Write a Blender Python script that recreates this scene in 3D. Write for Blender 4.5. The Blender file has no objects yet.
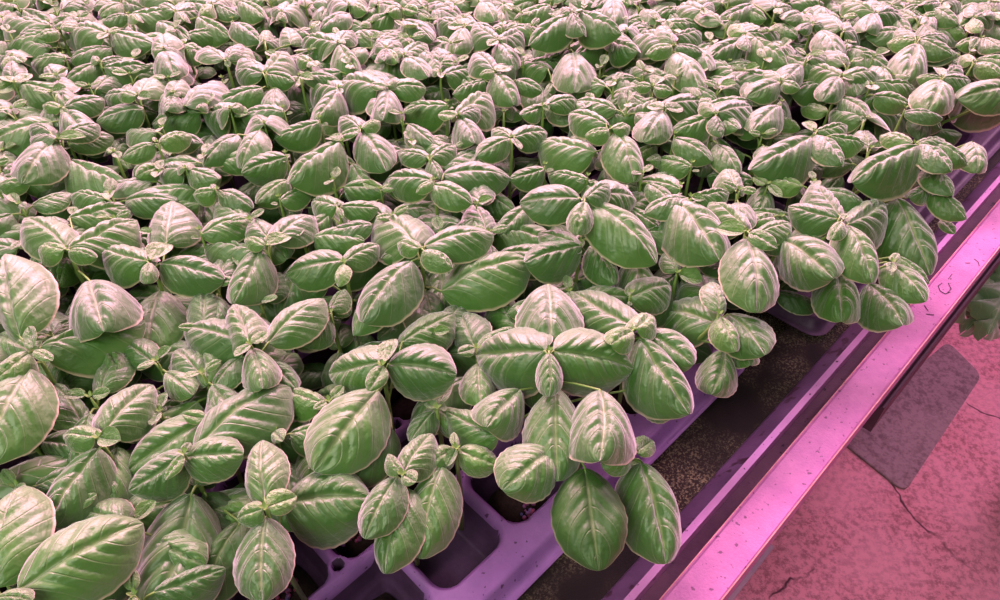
import bpy, bmesh, math, random
from mathutils import Vector, Matrix, noise
R = math.radians
random.seed(7)
scn = bpy.context.scene
col = scn.collection

# ------------------------------------------------------------------ camera
FPX, PITCH, CAMZ = 722.0, R(44.1), 1.47
cam = bpy.data.cameras.new('camera'); cam.lens = 26.0; cam.sensor_width = 36.0
cam.clip_start = 0.02; cam.clip_end = 60
camo = bpy.data.objects.new('camera', cam); col.objects.link(camo)
camo.location = (0, 0, CAMZ); camo.rotation_euler = (math.pi/2 - PITCH, 0, 0)
scn.camera = camo
CP, SP = math.cos(PITCH), math.sin(PITCH)
CAM = Vector((0, 0, CAMZ)); RT = Vector((1,0,0)); UP = Vector((0, SP, CP)); FW = Vector((0, CP, -SP))
def ray(px, py): return FW*FPX + RT*(px-500) + UP*(300-py)
def at(px, py, z):
    r = ray(px, py)
    return CAM + r * ((z-CAMZ)/r.z)
def proj(p):
    d = p - CAM; w = d.dot(FW)
    return (500 + FPX*d.dot(RT)/w, 300 - FPX*d.dot(UP)/w)
# bench frame: s runs along the rail, t across it (towards the rail)
AZ = R(45.1)
SD = Vector((math.sin(AZ), math.cos(AZ), 0)); TD = Vector((math.cos(AZ), -math.sin(AZ), 0))
def st(s, t, z): return Vector((SD.x*s + TD.x*t, SD.y*s + TD.y*t, z))
def to_st(p): return (p.x*SD.x + p.y*SD.y, p.x*TD.x + p.y*TD.y)
def tof(px, py, z): return to_st(at(px, py, z))
BENCH_RZ = math.pi/2 - AZ          # local x along the rail, local -y towards the rail

# ------------------------------------------------------------------ materials
def new_mat(name):
    m = bpy.data.materials.new(name); m.use_nodes = True
    nt = m.node_tree; nt.nodes.clear()
    out = nt.nodes.new('ShaderNodeOutputMaterial'); b = nt.nodes.new('ShaderNodeBsdfPrincipled')
    nt.links.new(b.outputs[0], out.inputs[0])
    return m, nt, b
def N(nt, t, **k):
    n = nt.nodes.new(t)
    for a, v in k.items():
        if a in ('inputs',):
            for i, x in v.items(): n.inputs[i].default_value = x
        else: setattr(n, a, v)
    return n
def math_(nt, op, a, b=None, c=None):
    n = nt.nodes.new('ShaderNodeMath'); n.operation = op
    for i, x in enumerate((a, b, c)):
        if x is None: continue
        if isinstance(x, (int, float)): n.inputs[i].default_value = x
        else: nt.links.new(x, n.inputs[i])
    return n.outputs[0]
def mixc(nt, f, a, b, mode='MIX'):
    n = nt.nodes.new('ShaderNodeMix'); n.data_type = 'RGBA'; n.blend_type = mode
    for i, x in ((0, f), (6, a), (7, b)):
        if isinstance(x, (int, float)): n.inputs[i].default_value = x
        elif isinstance(x, tuple): n.inputs[i].default_value = x + (1,) if len(x) == 3 else x
        else: nt.links.new(x, n.inputs[i])
    return n.outputs[2]
def ramp(nt, src, stops):
    n = nt.nodes.new('ShaderNodeValToRGB'); nt.links.new(src, n.inputs[0])
    e = n.color_ramp.elements
    while len(e) < len(stops): e.new(0.5)
    for i, (p, c) in enumerate(stops):
        e[i].position = p; e[i].color = tuple(c) + (1,) if len(c) == 3 else c
    return n.outputs[0]

VN, VK, VP = 4.6, 0.42, 1.25        # side veins: count, forward sweep, curvature
def leaf_material(name, c_lo, c_hi, vein, edge, rough, spec, crinkle, sheen=.85):
    m, nt, b = new_mat(name)
    uv = N(nt, 'ShaderNodeUVMap'); uv.uv_map = 'UVMap'
    sep = N(nt, 'ShaderNodeSeparateXYZ'); nt.links.new(uv.outputs[0], sep.inputs[0])
    v = math_(nt, 'ABSOLUTE', math_(nt, 'MULTIPLY_ADD', sep.outputs[0], 2, -1))     # 0 midrib .. 1 margin
    t = sep.outputs[1]
    ph = math_(nt, 'SUBTRACT', t, math_(nt, 'MULTIPLY', math_(nt, 'POWER', v, VP), VK))
    fr = math_(nt, 'FRACT', math_(nt, 'MULTIPLY', ph, VN))
    dist = math_(nt, 'ABSOLUTE', math_(nt, 'SUBTRACT', fr, .5))                      # .5 on a vein
    lat = N(nt, 'ShaderNodeMapRange', inputs={1: .44, 2: .495, 3: 0., 4: 1.}); nt.links.new(dist, lat.inputs[0])
    mid = N(nt, 'ShaderNodeMapRange', inputs={1: .055, 2: .015, 3: 0., 4: 1.}); nt.links.new(v, mid.inputs[0])
    latf = math_(nt, 'MULTIPLY', lat.outputs[0], math_(nt, 'SUBTRACT', 1.0, math_(nt, 'MULTIPLY', v, .75)))
    vn = math_(nt, 'MAXIMUM', math_(nt, 'MULTIPLY', latf, .6), math_(nt, 'MULTIPLY', mid.outputs[0], .8))
    oi = N(nt, 'ShaderNodeObjectInfo'); tc = N(nt, 'ShaderNodeTexCoord')
    no = N(nt, 'ShaderNodeTexNoise', inputs={2: 3.0, 3: 3.0}); nt.links.new(tc.outputs['Object'], no.inputs['Vector'])
    f = math_(nt, 'ADD', math_(nt, 'MULTIPLY', oi.outputs['Random'], .6), math_(nt, 'MULTIPLY', no.outputs[0], .45))
    base = mixc(nt, f, c_lo, c_hi)
    c1 = mixc(nt, vn, base, vein)
    ed = N(nt, 'ShaderNodeMapRange', inputs={1: .955, 2: .985, 3: 0., 4: 1.}); nt.links.new(v, ed.inputs[0])
    c2 = mixc(nt, ed.outputs[0], c1, edge)
    geo = N(nt, 'ShaderNodeNewGeometry')
    c3 = mixc(nt, math_(nt, 'MULTIPLY', geo.outputs['Backfacing'], .55), c2, (.20, .30, .12))
    nt.links.new(c3, b.inputs['Base Color'])
    b.inputs['Roughness'].default_value = rough; b.inputs['Specular IOR Level'].default_value = spec
    b.inputs['Sheen Weight'].default_value = sheen; b.inputs['Sheen Roughness'].default_value = .45
    # bump: finely puckered skin, sunk veins
    vo = N(nt, 'ShaderNodeTexNoise', inputs={2: 9.0, 3: 2.0, 4: .55}); nt.links.new(tc.outputs['Object'], vo.inputs['Vector'])
    h = math_(nt, 'SUBTRACT', math_(nt, 'MULTIPLY', vo.outputs[0], crinkle), math_(nt, 'MULTIPLY', vn, .6))
    bp = N(nt, 'ShaderNodeBump', inputs={0: .8, 1: .0018}); nt.links.new(h, bp.inputs['Height'])
    nt.links.new(bp.outputs[0], b.inputs['Normal'])
    tr = N(nt, 'ShaderNodeBsdfTranslucent'); nt.links.new(mixc(nt, .5, c2, (.16, .42, .04)), tr.inputs[0])
    mx = N(nt, 'ShaderNodeMixShader', inputs={0: .10})
    nt.links.new(b.outputs[0], mx.inputs[1]); nt.links.new(tr.outputs[0], mx.inputs[2])
    nt.links.new(mx.outputs[0], [n for n in nt.nodes if n.type == 'OUTPUT_MATERIAL'][0].inputs[0])
    return m
M_LEAF = leaf_material('basil_leaf', (.028,.150,.007), (.075,.260,.020), (.17,.31,.07), (.58,.56,.34), .46, 1.0, 1.0)
M_YOUNG = leaf_material('young_basil_leaf', (.060,.22,.014), (.12,.34,.030), (.16,.30,.06), (.56,.55,.32), .44, 1.0, 1.2)
M_OLD = leaf_material('older_basil_leaf', (.020,.095,.010), (.048,.165,.018), (.12,.22,.06), (.30,.34,.18), .52, .6, .8, .15)  # low leaves: shade between the plants painted as a darker, duller green
M_CABB = leaf_material('jagged_leaf', (.10,.20,.09), (.18,.30,.14), (.30,.38,.2), (.2,.3,.12), .5, .4, .8)

def plain(name, c, rough=.5, spec=.5, metal=0, var=None, scale=30, bump=0, bscale=200, dirt=None):
    m, nt, b = new_mat(name)
    tc = N(nt, 'ShaderNodeTexCoord'); src = tc.outputs['Object']
    if var:
        no = N(nt, 'ShaderNodeTexNoise', inputs={2: scale, 3: 6.0, 4: .65}); nt.links.new(src, no.inputs['Vector'])
        base = ramp(nt, no.outputs[0], [(.32, c), (.68, var)])
    else:
        base = mixc(nt, 0.0, c, c)
    if dirt:
        dc, ds, dth = dirt
        d = N(nt, 'ShaderNodeTexNoise', inputs={2: ds, 3: 2.0}); nt.links.new(src, d.inputs['Vector'])
        df = N(nt, 'ShaderNodeMapRange', inputs={1: dth, 2: dth+.05, 3: 0., 4: 1.}); nt.links.new(d.outputs[0], df.inputs[0])
        base = mixc(nt, df.outputs[0], base, dc)
    nt.links.new(base, b.inputs['Base Color'])
    b.inputs['Roughness'].default_value = rough; b.inputs['Specular IOR Level'].default_value = spec
    b.inputs['Metallic'].default_value = metal
    if bump:
        n2 = N(nt, 'ShaderNodeTexNoise', inputs={2: bscale, 3: 4.0, 4: .7}); nt.links.new(src, n2.inputs['Vector'])
        bp = N(nt, 'ShaderNodeBump', inputs={0: bump, 1: .002}); nt.links.new(n2.outputs[0], bp.inputs['Height'])
        nt.links.new(bp.outputs[0], b.inputs['Normal'])
    return m
M_STEM = plain('basil_stem', (.16,.32,.06), .45, .4, var=(.24,.40,.10), scale=40)
M_TRAY = plain('purple_tray_plastic', (.27,.13,.38), .42, .5, var=(.40,.19,.52), scale=18, bump=.2, dirt=((.10,.04,.12), 150, .665))
M_RAIL = plain('galvanised_rail', (.46,.15,.38), .45, .5, .0, var=(.62,.22,.48), scale=28, bump=.5, bscale=330, dirt=((.20,.06,.16), 170, .665))  # part of the lamps' pink light is painted into the metal colour
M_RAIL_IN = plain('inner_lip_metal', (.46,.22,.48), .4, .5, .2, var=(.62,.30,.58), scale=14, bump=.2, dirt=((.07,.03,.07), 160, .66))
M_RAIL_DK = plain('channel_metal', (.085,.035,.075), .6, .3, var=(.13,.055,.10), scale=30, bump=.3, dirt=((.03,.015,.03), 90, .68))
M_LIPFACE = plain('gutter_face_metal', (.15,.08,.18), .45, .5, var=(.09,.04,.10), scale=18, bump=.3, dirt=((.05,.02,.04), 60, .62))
M_EDGE = plain('rusty_cut_edge', (.75,.42,.42), .45, .5, .2, var=(.62,.26,.24), scale=120)
def bed_mat():
    m, nt, b = new_mat('algae_bed')
    tc = N(nt, 'ShaderNodeTexCoord')
    a = N(nt, 'ShaderNodeTexNoise', inputs={2: 9., 3: 3.}); nt.links.new(tc.outputs['Object'], a.inputs['Vector'])
    g = N(nt, 'ShaderNodeTexNoise', inputs={2: 420., 3: 3., 4: .7}); nt.links.new(tc.outputs['Object'], g.inputs['Vector'])
    base = ramp(nt, a.outputs[0], [(.35, (.010,.007,.008)), (.65, (.030,.020,.016))])
    gr = ramp(nt, g.outputs[0], [(.50, (0,0,0)), (.62, (1,1,1))])
    pf = ramp(nt, a.outputs[0], [(.42, (0,0,0)), (.62, (1,1,1))])
    f = math_(nt, 'MULTIPLY', gr, pf)
    nt.links.new(mixc(nt, f, base, (.26,.22,.13)), b.inputs['Base Color'])
    b.inputs['Roughness'].default_value = .75; b.inputs['Specular IOR Level'].default_value = .25
    bp = N(nt, 'ShaderNodeBump', inputs={0: .7, 1: .002}); nt.links.new(g.outputs[0], bp.inputs['Height'])
    nt.links.new(bp.outputs[0], b.inputs['Normal'])
    return m
M_BED = bed_mat()
M_SOIL = plain('growing_medium', (.02,.012,.012), .85, .2, var=(.05,.03,.025), scale=200, bump=.9, bscale=350)
def floor_mat(name, c1, c2, c3, crack=True):
    m, nt, b = new_mat(name)
    tc = N(nt, 'ShaderNodeTexCoord')
    a = N(nt, 'ShaderNodeTexNoise', inputs={2: 4.5, 3: 6., 4: .6}); nt.links.new(tc.outputs['Object'], a.inputs['Vector'])
    f = N(nt, 'ShaderNodeTexNoise', inputs={2: 65., 3: 5., 4: .75}); nt.links.new(tc.outputs['Object'], f.inputs['Vector'])
    base = ramp(nt, a.outputs[0], [(.30, c2), (.55, c1)])
    patch = ramp(nt, a.outputs[0], [(.45, (1,1,1)), (.62, (0,0,0))])
    fm = ramp(nt, f.outputs[0], [(.45, (0,0,0)), (.60, (1,1,1))])
    c = mixc(nt, math_(nt, 'MULTIPLY', math_(nt, 'MULTIPLY_ADD', patch, .6, .4), math_(nt, 'MULTIPLY', fm, .8)), base, c3)
    if crack:
        no = N(nt, 'ShaderNodeTexNoise', inputs={2: 6., 3: 4.}); nt.links.new(tc.outputs['Object'], no.inputs['Vector'])
        wv = mixc(nt, .12, tc.outputs['Object'], no.outputs[1])
        vo = N(nt, 'ShaderNodeTexVoronoi', feature='DISTANCE_TO_EDGE', inputs={2: 2.6}); nt.links.new(wv, vo.inputs['Vector'])
        ck = N(nt, 'ShaderNodeMapRange', inputs={1: .007, 2: .002, 3: 0., 4: 1.}); nt.links.new(vo.outputs[0], ck.inputs[0])
        msk = ramp(nt, no.outputs[0], [(.56, (0,0,0)), (.62, (1,1,1))])
        c = mixc(nt, math_(nt, 'MULTIPLY', ck.outputs[0], msk), c, (.10,.035,.05))
    nt.links.new(c, b.inputs['Base Color'])
    b.inputs['Roughness'].default_value = .75; b.inputs['Specular IOR Level'].default_value = .3
    bp = N(nt, 'ShaderNodeBump', inputs={0: .5, 1: .004}); nt.links.new(f.outputs[0], bp.inputs['Height'])
    nt.links.new(bp.outputs[0], b.inputs['Normal'])
    return m
M_FLOOR = floor_mat('pink_concrete', (.86,.34,.46), (.74,.26,.34), (.34,.11,.14))  # reddish concrete tint also carries some of the pink lamp light
M_MAT = floor_mat('grey_slab', (.38,.24,.28), (.30,.18,.22), (.15,.085,.11), False)
M_DARK = plain('dark_frame', (.055,.028,.045), .6, .3, var=(.09,.045,.07), scale=25, bump=.2)
M_STRIP = plain('grey_strip', (.26,.17,.24), .5, .4, var=(.36,.22,.30), scale=30, bump=.2)
M_INK = plain('dark_scratch', (.07,.025,.07), .6, .3)
M_RED = plain('red_granule', (.45,.02,.05), .4, .5, var=(.06,.12,.35), scale=90)  # bead colours paint the reflections of red and blue LEDs

# ------------------------------------------------------------------ object helpers
def tag(o, label=None, cat=None, group=None, kind=None):
    if label: o['label'] = label
    if cat: o['category'] = cat
    if group: o['group'] = group
    if kind: o['kind'] = kind
    return o
def empty(name, loc, rz=0):
    o = bpy.data.objects.new(name, None); col.objects.link(o)
    o.empty_display_size = .02; o.location = loc; o.rotation_euler = (0, 0, rz)
    return o
def mesh_obj(name, bm, mat, parent=None, smooth=True, loc=None, rz=0):
    me = bpy.data.meshes.new(name); bm.normal_update(); bm.to_mesh(me); bm.free()
    if smooth:
        for p in me.polygons: p.use_smooth = True
    me.materials.append(mat)
    o = bpy.data.objects.new(name, me); col.objects.link(o)
    if parent: o.parent = parent
    if loc is not None: o.location = loc; o.rotation_euler = (0, 0, rz)
    return o
def tube(bm, pts, rads, n=8, cap=True):
    rings = []
    for i, p in enumerate(pts):
        a = pts[max(0, i-1)]; b = pts[min(len(pts)-1, i+1)]
        d = (b-a).normalized()
        x = d.cross(Vector((0.13, .97, .2))).normalized(); y = d.cross(x)
        rings.append([bm.verts.new(p + (x*math.cos(2*math.pi*k/n) + y*math.sin(2*math.pi*k/n))*rads[i]) for k in range(n)])
    for r0, r1 in zip(rings, rings[1:]):
        for k in range(n): bm.faces.new((r0[k], r0[(k+1) % n], r1[(k+1) % n], r1[k]))
    if cap:
        bm.faces.new(rings[0][::-1]); bm.faces.new(rings[-1])
def extrude_profile(bm, prof, x0, x1, n=1):
    """closed profile [(y,z)] swept along local x"""
    k = len(prof); rings = []
    for i in range(n+1):
        x = x0 + (x1-x0)*i/n
        rings.append([bm.verts.new((x, y, z)) for y, z in prof])
    for r0, r1 in zip(rings, rings[1:]):
        for j in range(k): bm.faces.new((r0[j], r0[(j+1) % k], r1[(j+1) % k], r1[j]))
    bm.faces.new(rings[0][::-1]); bm.faces.new(rings[-1])
    bmesh.ops.recalc_face_normals(bm, faces=bm.faces)
# ---- plants read off the photograph: tile(ox,oy) sets a 5x local frame ------------------
PL = []      # dict(c, h, leaves, lm)
LOOSE = []
_o = [0, 0, 5.0]
def tile(ox, oy, s=5.0): _o[:] = [ox, oy, s]
def _q(x, y): return (_o[0] + x/_o[2], _o[1] + y/_o[2])
def P(cx, cy, leaves, h=0.0, lm=None):
    d = dict(c=_q(cx, cy), h=h, leaves=[], lm=lm)
    for L in leaves:
        if len(L) <= 4:
            tx, ty, w = L[:3]; drop = L[3] if len(L) > 3 else None
            bx, by = cx + .07*(tx-cx), cy + .07*(ty-cy)
        else:
            bx, by, tx, ty, w = L[:5]; drop = L[5] if len(L) > 5 else None
        b, t = _q(bx, by), _q(tx, ty)
        d['leaves'].append((b[0], b[1], t[0], t[1], w/_o[2], drop))
    PL.append(d)
def L(bx, by, tx, ty, w, drop=1.5):
    b, t = _q(bx, by), _q(tx, ty)
    LOOSE.append((b[0], b[1], t[0], t[1], w/_o[2], drop))

# ---------------- bottom (true pixels) ----------------
tile(0, 0, 1)
P(-6, 596, [(18,590,143,522,78,0), (-4,588,22,484,56,1.5), (-6,560,37,488,46,3), (-2,597,32,600,26,-1)], 1.0, 'the basil cut by the bottom left corner')
P(98, 437, [(62,434,25,0), (121,440,20,0), (106,430,153,383,50,1), (100,448,47,524,56,1), (118,447,108,506,46,3), (86,430,46,380,40,4)], 0, 'the basil with a folded bright left tip leaf')
P(184, 453, [(190,442,10,0), (165,480,11,0), (183,455,127,491,44,1), (183,458,243,453,46,1), (196,446,290,385,56,2), (206,420,127,470,62,3), (192,493,153,618,92,3.5), (240,522,197,606,46,5), (150,470,90,470,50,5.5)], .5, 'the basil with a shiny pair above one hanging leaf')
P(265, 508, [(236,519,24,0), (297,496,26,0), (265,501,262,439,44,1), (266,517,262,601,60,1), (284,504,370,497,80,3.5), (250,508,213,520,30,5)], 0, 'the upright basil cross beside the tray hole')
P(402, 474, [(388,453,16,0), (416,482,18,0), (403,474,432,432,36,1), (397,476,364,538,42,1), (408,488,384,573,46,2.5), (442,466,419,558,54,2.5), (385,460,345,480,44,5)], -1, 'the basil hanging over the open cells')
P(456, 448, [(454,432,9,0), (447,466,10,0), (499,466,32,1), (432,462,26,1)], -2.5)
P(437, 408, [(426,402,10,0), (446,406,10,0), (447,380,20,1), (410,442,26,1), (470,430,30,2)], -2.5)
P(382, 365, [(385,362,395,339,16,0), (383,366,368,391,19,0), (379,362,327,374,50,1), (388,364,456,374,58,1), (378,390,314,470,72,2), (402,342,455,312,38,3), (392,428,345,485,50,5), (352,400,310,400,40,5)], .5, 'the basil above the big oval spotted leaf')
P(549, 351, [(549,353,549,396,27,-.3), (545,351,474,354,68,.6), (553,351,635,368,68,.6), (548,284,550,349,66,1.6), (556,388,558,480,60,2.2), (600,390,600,458,72,1.8), (552,450,503,489,60,3.5), (585,468,599,570,72,4.5), (520,390,488,425,50,3.5), (500,436,446,410,40,4), (640,388,676,412,40,4.5)], 1, 'the large basil cross at the centre')
P(634, 453, [(602,466,29,0), (653,440,24,0), (640,462,667,563,62,1.5), (628,462,640,480,20,3)], -4, 'the low basil beside the gutter')
P(634, 330, [(611,344,28,-.3), (652,314,28,-.3), (632,326,573,290,54,.8), (640,338,690,412,58,.8), (646,332,693,364,44,2), (630,308,670,285,42,4.5), (662,385,650,360,30,5)], .3, 'the yellow tipped basil right of the centre cross')
P(677, 273, [(664,252,17,0), (702,281,16,0), (700,262,24,2), (655,300,26,3)], -3)
P(719, 314, [(713,281,24,0), (736,351,26,.5), (714,322,660,312,54,2.5), (728,314,765,354,48,2), (724,350,712,393,42,3.5), (738,342,750,364,26,4), (706,290,690,286,22,3)], -1.5, 'the dark upright basil by the gutter')
P(892, 262, [(898,253,10,0), (891,272,10,0), (886,262,926,301,34,1.2), (896,256,930,283,18,2), (868,284,903,323,46,3), (836,270,842,320,48,3), (905,250,880,236,26,4)], -3, 'the low basil touching the pink rail')

# ---------------- rows 240-360 ----------------
tile(0, 240)
P(165, 548, [(100,485,15,62,300,.5), (150,560,-55,720,165,0), (200,538,722,382,135,1.8), (142,432,72,-.5), (265,603,60,-.5), (150,640,-90,1130,370,.6), (300,560,560,760,190,6)], 1.5, 'the large basil at the left edge')
P(332, 50, [(195,30,85,-.3), (484,86,78,-.3), (325,30,120,-120,220,.8), (350,40,682,-115,160,.8), (350,-110,628,-180,140,2.2), (330,90,290,230,125,3.5), (450,205,515,445,370,0.6), (300,60,150,100,120,4)], 1.2, 'the long stalked basil above a heart shaped leaf')
P(748, 105, [(735,105,505,35,185,.8), (800,118,1120,190,185,.8), (852,24,85,-.3), (734,216,92,-.3), (830,20,862,-205,265,1.8), (800,252,738,582,270,4), (600,120,430,160,150,5)], .5, 'the basil with a small pale leaf pointing down')
tile(200, 240)
P(255, 520, [(172,582,40,-.3), (338,458,50,-.3), (240,500,165,308,235,.6), (230,525,-85,430,235,2), (262,540,312,735,200,.6), (340,515,620,288,190,1.5), (210,580,60,760,110,3), (330,600,480,740,150,3)], .5, 'the basil with a crinkled round leaf')
P(650, 362, [(612,385,30,0), (722,240,80,.8), (640,380,520,530,130,.8), (760,330,90,2)], -2)
P(718, 112, [(715,100,428,165,195,.6), (725,108,895,18,115,.6), (690,232,55,0), (640,210,430,240,120,4)], -.3)
P(330, 30, [(222,-10,60,-.3), (455,-15,60,-.3), (300,42,165,308,215,.6), (370,0,572,-125,165,.6), (330,-20,262,-100,140,1.6), (300,60,20,20,110,3), (240,60,190,130,90,4)], .5, 'the basil with a smooth egg shaped front leaf')
tile(400, 240)
P(105, 45, [(-15,10,80,-.4), (265,135,80,-.4), (60,105,-190,402,245,.6), (125,30,470,-35,165,.6), (75,25,-110,-130,270,1.8), (205,255,650,95,235,4), (-60,180,-240,470,120,3.5), (60,320,260,520,120,5)], 1, 'the pale basil cross left of centre')
L(905, 30, 626, 105, 200, .5)
L(510, 310, 620, 450, 120, 5)
tile(600, 240)
L(150, 285, 358, 225, 190, 3)

# ---------------- rows 120-240 ----------------
tile(400, 120)
P(925, 395, [(885,568,130,-.8), (1045,312,95,-.8), (900,390,598,410,200,.3), (1000,365,1185,400,170,1.2), (945,405,1285,712,235,.3), (900,640,690,560,130,3), (960,620,1080,815,140,4)], 2.5, 'the raised basil star right of centre')
P(150, 190, [(-10,160,85,.5), (278,118,80,.5), (200,290,80,.8), (60,90,90,3)], 0)
P(170, 300, [(-65,285,145,.5), (160,320,358,416,130,.2), (78,362,36,-.3), (220,270,553,285,165,1.6), (330,380,410,420,130,4)], .8, 'the basil behind the pale cross left of centre')
P(560, 88, [(385,175,125,.5), (738,55,120,.5), (607,146,28,-.3), (460,40,80,1.5)], .3)
L(975, 160, 690, 92, 140, .6)
L(722, 245, 548, 290, 110, 1.5)
L(935, 300, 738, 265, 100, 1.5)
L(645, 425, 488, 572, 140, 3)
L(215, 240, 410, 145, 90, 1.8)
tile(600, 120)
P(55, 45, [(-78,76,58,-.3), (152,28,58,-.3), (30,20,-155,-40,110,.8), (85,60,170,306,190,.6)], 1, 'the basil with a long drooping leaf behind the raised star')
P(455, 385, [(522,400,40,-.3), (220,462,95,.5), (647,352,90,.5), (370,405,600,690,290,.6), (440,420,600,480,100,3)], .8, 'the basil with one very broad ribbed leaf')
P(732, 560, [(585,540,80,-.5), (888,640,90,-.5), (725,535,545,400,155,.4), (735,590,785,958,280,.4), (800,560,955,510,110,3), (780,590,970,620,110,4)], 1.2, 'the basil with a long ribbed leaf over the dark plant')
L(370, 90, 562, 205, 120, 1.2); L(585, 120, 690, 272, 120, 1.8); L(455, 235, 288, 190, 95, 2.5)
L(762, 300, 535, 275, 130, 4); L(400, 345, 180, 300, 140, 2.5); L(300, 180, 250, 200, 60, 3)
P(838, 322, [(766,285,45,0), (910,385,42,0), (825,330,790,472,140,1.2), (960,262,75,1.2)], -2)
P(905, 485, [(925,575,1160,775,275,1.5), (858,575,130,1)], -4)
tile(0, 120)
P(288, 95, [(150,86,42,-.3), (432,85,42,-.3), (320,80,498,22,90,.6), (275,105,112,312,240,.5), (250,60,150,20,80,1), (200,140,90,160,90,3)], 1, 'the basil cross with a wide cupped front leaf at upper left')
L(262, 10, -60, 120, 160, .8); L(350, 205, 645, 335, 145, 1.2); L(345, 120, 568, 82, 95, 2)
L(500, 340, 98, 455, 130, 4); L(990, 350, 636, 400, 130, 2.0); L(1000, 420, 740, 400, 110, 3)
P(-20, 330, [(146,312,80,0), (0,340,15,585,125,1.5), (90,200,60,2), (200,310,90,4)], -.5)
P(786, 113, [(607,190,85,.3), (959,72,80,.3), (770,85,20,0), (850,180,60,3)], 0)
P(930, 245, [(803,260,110,.6), (1090,290,105,.6), (900,225,45,0), (960,225,45,0), (800,230,680,282,100,1.6), (1000,380,140,3)], .3, 'the basil with two neat ribbed leaves at left')
P(570, 160, [(540,140,40,0), (605,185,40,0), (660,100,110,2), (640,240,90,3)], -2)
tile(200, 120)
L(190, 72, 15, 222, 110, .8)
P(322, 18, [(300,50,205,240,150,.6), (370,30,80,0), (270,-20,80,0), (355,110,60,3)], .2)
L(432, 185, 205, 262, 165, 1.5); L(440, 300, 280, 415, 120, 3)
P(712, 108, [(700,112,442,300,175,.2), (740,90,40,0), (760,220,870,372,125,2.5), (650,200,600,330,160,4), (640,90,45,0)], .8, 'the basil with a broad smooth leaf leaning left')
P(806, 45, [(696,82,42,-.3), (900,2,50,-.3), (812,52,932,252,190,.5), (700,-20,110,1)], .8, 'the basil with an upright ribbed shield leaf')
P(88, 350, [(100,352,264,440,105,.5), (-40,370,80,.5), (60,320,30,0), (120,390,30,0)], 0)
L(5, 570, 268, 490, 115, 1.2); L(400, 405, 555, 335, 75, 2.2)
P(692, 432, [(895,438,105,.5), (560,400,120,1), (712,492,32,-.2), (680,410,30,-.2), (650,470,520,560,110,2)], 0)
L(862, 520, 618, 585, 100, 1.5)
L(600, 10, 368, 85, 110, .5)
tile(800, 120)
P(72, 60, [(55,85,-245,235,190,.3), (80,75,216,218,90,.2), (150,80,330,115,85,.6), (20,10,50,0), (240,20,80,1)], 1.2, 'the basil with a broad leaf leaning left near the right')
P(575, 118, [(590,130,262,298,200,.2), (400,72,60,.5), (600,120,762,252,80,.2), (640,105,838,222,90,.8), (725,92,50,.5), (650,225,768,372,95,3), (862,108,885,262,150,3.5)], 2.2, 'the tall basil leaning towards the rail')
P(640, 322, [(665,340,836,492,105,.8), (630,335,548,385,90,1), (700,440,50,2.5), (482,388,655,770,290,1.5), (700,500,775,570,60,5)], -1.5, 'the basil with one very long leaf beside the rail')
P(212, 500, [(155,596,78,-.3), (245,470,35,-.3), (200,482,65,305,150,.6), (185,495,-60,425,140,.8), (245,520,428,400,215,2.2), (235,525,365,806,190,.5), (70,600,-20,560,100,3)], 0, 'the basil star above the tray corner')
tile(700, 130, 3)
L(250, 330, 398, 440, 165, 3)
L(220, 260, 165, 270, 60, 3)

# ---------------- rows 0-120 ----------------
tile(600, 0)
P(370, 225, [(350,205,168,195,125,.5), (228,268,55,-.3), (300,125,70,.6), (515,258,50,-.3), (470,240,548,350,115,1.2), (378,262,502,456,160,.4)], .8, 'the basil whorl with a long ribbed front leaf near the top')
P(40, 200, [(188,250,110,.5), (60,255,35,0), (-5,62,95,.5), (20,290,60,2)], 0)
P(132, 152, [(115,135,26,0), (155,160,26,0), (265,125,60,1.5), (100,120,40,1)], -.5)
P(512, 50, [(370,45,90,.4), (560,10,60,.4), (530,72,30,0), (450,10,60,1)], 0)
L(765, 20, 580, 106, 95, .3); L(748, 92, 528, 145, 95, 2)
P(722, 172, [(652,120,55,-.2), (742,250,60,-.2), (710,200,552,280,140,.6), (770,188,938,312,110,.5), (735,165,905,168,90,1.2)], .5, 'the basil with two spread wings near the top right')
L(880, 120, 992, 182, 60, 1.5); L(404, 100, 522, 130, 80, 2); L(642, 325, 808, 350, 85, 2)
P(905, 405, [(895,410,735,480,125,.4), (1000,442,60,0), (815,350,60,.6), (980,385,60,.4), (600,368,90,1.5)], .5)
P(322, 542, [(235,527,45,-.2), (412,536,52,-.2), (215,706,175,.6), (340,520,526,500,140,.7), (280,495,90,590,110,1.5)], .6, 'the basil pair with twin horizontal tip leaves')
P(262, 430, [(170,430,48,-.2), (362,456,60,-.2), (312,385,55,0), (60,520,170,2), (430,430,90,2)], -.2)
P(577, 572, [(590,560,762,530,160,.6), (505,508,60,-.2), (360,650,115,.6), (608,682,68,-.2), (690,640,100,2)], .6, 'the basil with a striped right leaf, upper right')
L(900, 530, 762, 650, 160, .8)
P(60, -15, [(72,108,150,.3), (-20,30,80,1), (150,20,70,1)], .3)
L(345, 60, 388, 118, 70, 2)
P(880, 40, [(775,-5,60,.5), (870,50,90,.8), (960,60,70,.8), (900,70,40,0)], 0)
P(1020, 70, [(920,95,85,.8), (1080,40,60,1)], 0)
L(160, 320, 75, 270, 120, 4)
tile(800, 0)
P(585, 195, [(432,212,45,.4), (600,195,765,270,100,.6), (485,140,60,.8), (585,222,540,387,240,.3), (745,180,60,1)], 1.0, 'the basil with a wide domed front leaf at upper right')
P(708, 388, [(580,384,45,.3), (856,400,85,.5), (800,320,70,.8), (705,402,640,556,215,.3), (680,340,50,.8)], .8, 'the basil with a domed leaf near the right edge')
P(215, 155, [(80,68,90,.4), (105,152,188,290,150,.3), (272,180,60,.5), (240,110,60,1)], .4)
P(65, 122, [(-5,150,60,.3), (142,130,50,.3), (10,60,70,.8)], .2)
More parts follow.
